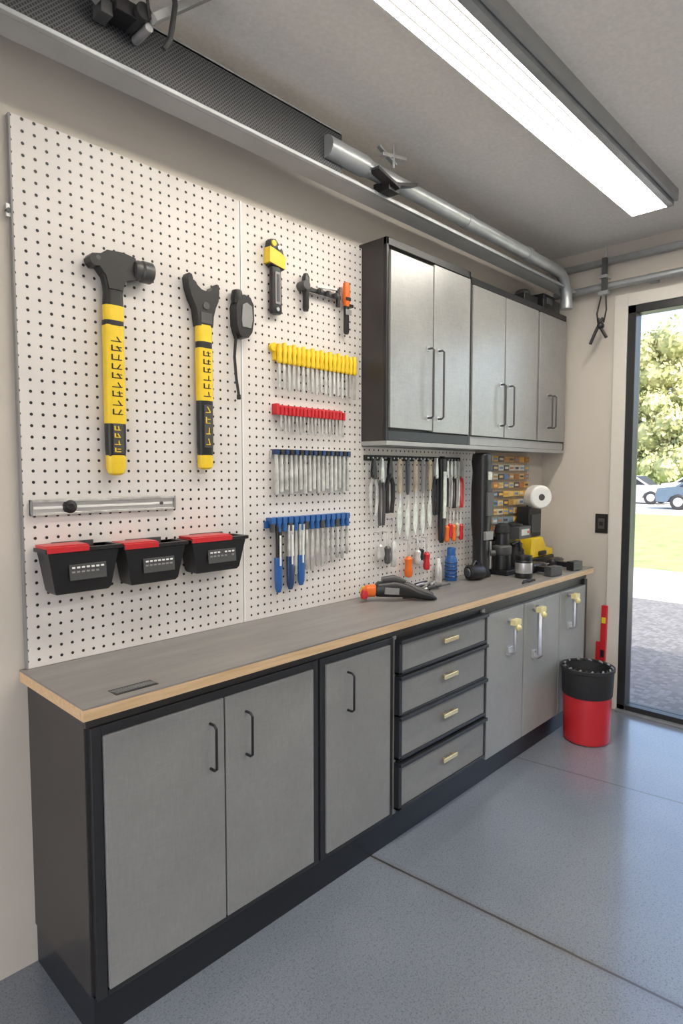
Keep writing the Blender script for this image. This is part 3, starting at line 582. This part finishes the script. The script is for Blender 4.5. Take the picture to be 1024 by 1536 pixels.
B().box(8.3,10.99,-20,30,-.14,-.03,gmat("concrete_drive",(.5,.48,.44),(.6,.58,.54),3)).done("driveway",smooth=False)
B().box(11,24.99,-30,50,-.2,-.02,gmat("lawn_grass",(.12,.19,.05),(.24,.32,.10),2.5)).done("lawn",smooth=False)
B().box(25,49.9,-40,70,-.24,-.05,gmat("asphalt_street",(.36,.35,.33),(.45,.44,.42),2)).done("street",smooth=False)
c=B(); c.box(50,140,-90,140,-.3,-.04,gmat("meadow",(.1,.2,.03),(.25,.36,.07),1)); c.box(-40,XB-.16,-40,40,-.24,-.02,gmat("concrete_apron",(.45,.44,.42),(.52,.51,.49),2)); c.done("ground",smooth=False)
def car(x,y,paint):
    c=B(); c.M=Matrix.Translation((x,y,-.045))@Matrix.Rotation(radians(90),4,'Z')
    body=[(-2.2,.35),(-2.22,.62),(-2.1,.85),(-1.2,.95),(-.55,1.42),(.75,1.46),(1.45,1.0),(2.15,.92),(2.25,.6),(2.2,.32),(1.75,.3),(1.6,.55),(1.3,.66),(1.0,.55),(.86,.3),(-.9,.3),(-1.05,.55),(-1.35,.66),(-1.65,.55),(-1.8,.3)]
    c.poly(body,-.85,.85,paint); c.poly([(-1.1,.97),(-.52,1.36),(.1,1.38),(.1,.97)],-.87,.87,BLACK); c.poly([(.16,.97),(.16,1.38),(.7,1.38),(1.28,1.0)],-.87,.87,BLACK)
    c.poly([(-1.22,.97),(-.60,1.43),(-.57,1.40),(-1.15,.94)],-.7,.7,BLACK)
    for wx in(-1.35,1.3):
        for wy in(-.8,.8): c.lathe((wx,wy-.1,.33),[(.31,0),(.33,.03),(.33,.17),(.31,.2)],BLACKM,(0,1,0)); c.lathe((wx,wy-.11,.33),[(.19,0),(.2,.22)],STEEL,(0,1,0))
    c.box(2.16,2.27,-.7,-.4,.62,.75,WHITE); c.box(2.16,2.27,.4,.7,.62,.75,WHITE); c.box(-2.24,-2.14,-.7,-.4,.65,.8,RED); c.box(-2.24,-2.14,.4,.7,.65,.8,RED)
    c.done("parked_car",bevel=.03)
car(34,9.6,mat("white_car_paint",(.50,.53,.58),.25,.1)); car(30,4.6,mat("blue_car_paint",(.10,.14,.20),.25,.3)); car(40,15,mat("grey_car_paint",(.4,.4,.42),.25,.3)); car(42,8,mat("silver_car_paint",(.5,.5,.52),.25,.3))
LF=[leaf_mat("foliage_a",(.17,.21,.075),(.40,.42,.19)),leaf_mat("foliage_b",(.22,.25,.09),(.48,.47,.24))]
BARK=mat("bark",(.12,.09,.06),.9,0,.3,8,.5)
def tree(x,y,h,rw,m,n=9000):
    c=B(); c.lathe((x,y,-.1),[(.35,0),(.25,h*.2),(.18,h*.5),(.05,h*.85)],BARK,seg=10)
    bl=[]
    for i in range(26):
        t=random.uniform(.12,1); a=random.uniform(0,2*pi); rr=rw*(1-.55*t)*random.uniform(.2,.9)
        bl.append((Vector((x+rr*cos(a),y+rr*sin(a),h*t*.9+.3)),rw*random.uniform(.28,.42)))
    vs=[];fs=[]
    for i in range(n):
        p,r=random.choice(bl); dv=Vector((random.gauss(0,1),random.gauss(0,1),random.gauss(0,1))).normalized()
        q=p+dv*r*random.uniform(.75,1.05); s=random.uniform(.12,.30)
        u=Vector((random.gauss(0,1),random.gauss(0,1),random.gauss(0,1))).normalized(); w_=u.cross((dv+u*.3).normalized()).normalized()
        o=len(vs); vs+=[q-u*s,q+w_*s*.6,q+u*s,q-w_*s*.6]; fs.append((o,o+1,o+2,o+3))
    c.add(vs,fs,m)
    for p,r in bl: c.ball(p,r*.78,m,10)
    c.done("tree",smooth=False)
for i,(x,y,h,rw) in enumerate(((58,20,10,4.5),(60,16.0,14,5),(62,10.5,11,5),(57,13,6,4),(60,5,13,5),(56,8,5,3.5),(64,26,12,5),(66,0,13,5),(68,14,11,6))): tree(x,y,h,rw,LF[i%2])

# ------------------------------------------------------------------ light
w=bpy.data.worlds.new("sky"); S.world=w; w.use_nodes=True; nt=w.node_tree; bg=nt.nodes["Background"]
sk=nt.nodes.new("ShaderNodeTexSky"); sk.sky_type='NISHITA'; sk.sun_disc=False; sk.sun_elevation=radians(42); sk.sun_rotation=radians(200); sk.air_density=1.; sk.dust_density=4; sk.ozone_density=1.
nt.links.new(sk.outputs[0],bg.inputs[0]); bg.inputs[1].default_value=.45
sl=bpy.data.lights.new("sun","SUN"); sl.energy=4.0; sl.angle=radians(1.5); sl.color=(1,.95,.86)
so=bpy.data.objects.new("sun",sl); COL.objects.link(so); so.rotation_euler=Vector((.35,.6,-.72)).to_track_quat('-Z','Y').to_euler()

S.view_settings.view_transform='Standard'; S.view_settings.look='None'; S.view_settings.exposure=.82; S.view_settings.gamma=1

# ------------------------------------------------------------------ camera
yaw,pit,f=.7662,.0654,924.8
F=Vector((cos(yaw)*cos(pit),sin(yaw)*cos(pit),-sin(pit))); R=Vector((sin(yaw),-cos(yaw),0)); U=R.cross(F)
cd=bpy.data.cameras.new("camera"); co=bpy.data.objects.new("camera",cd); COL.objects.link(co)
cd.sensor_fit='HORIZONTAL'; cd.sensor_width=36; cd.lens=36*f/1024; cd.clip_end=400
M=Matrix((R,U,-F)).transposed().to_4x4(); M.translation=Vector((0,-2.05,1.6)); co.matrix_world=M
S.camera=co
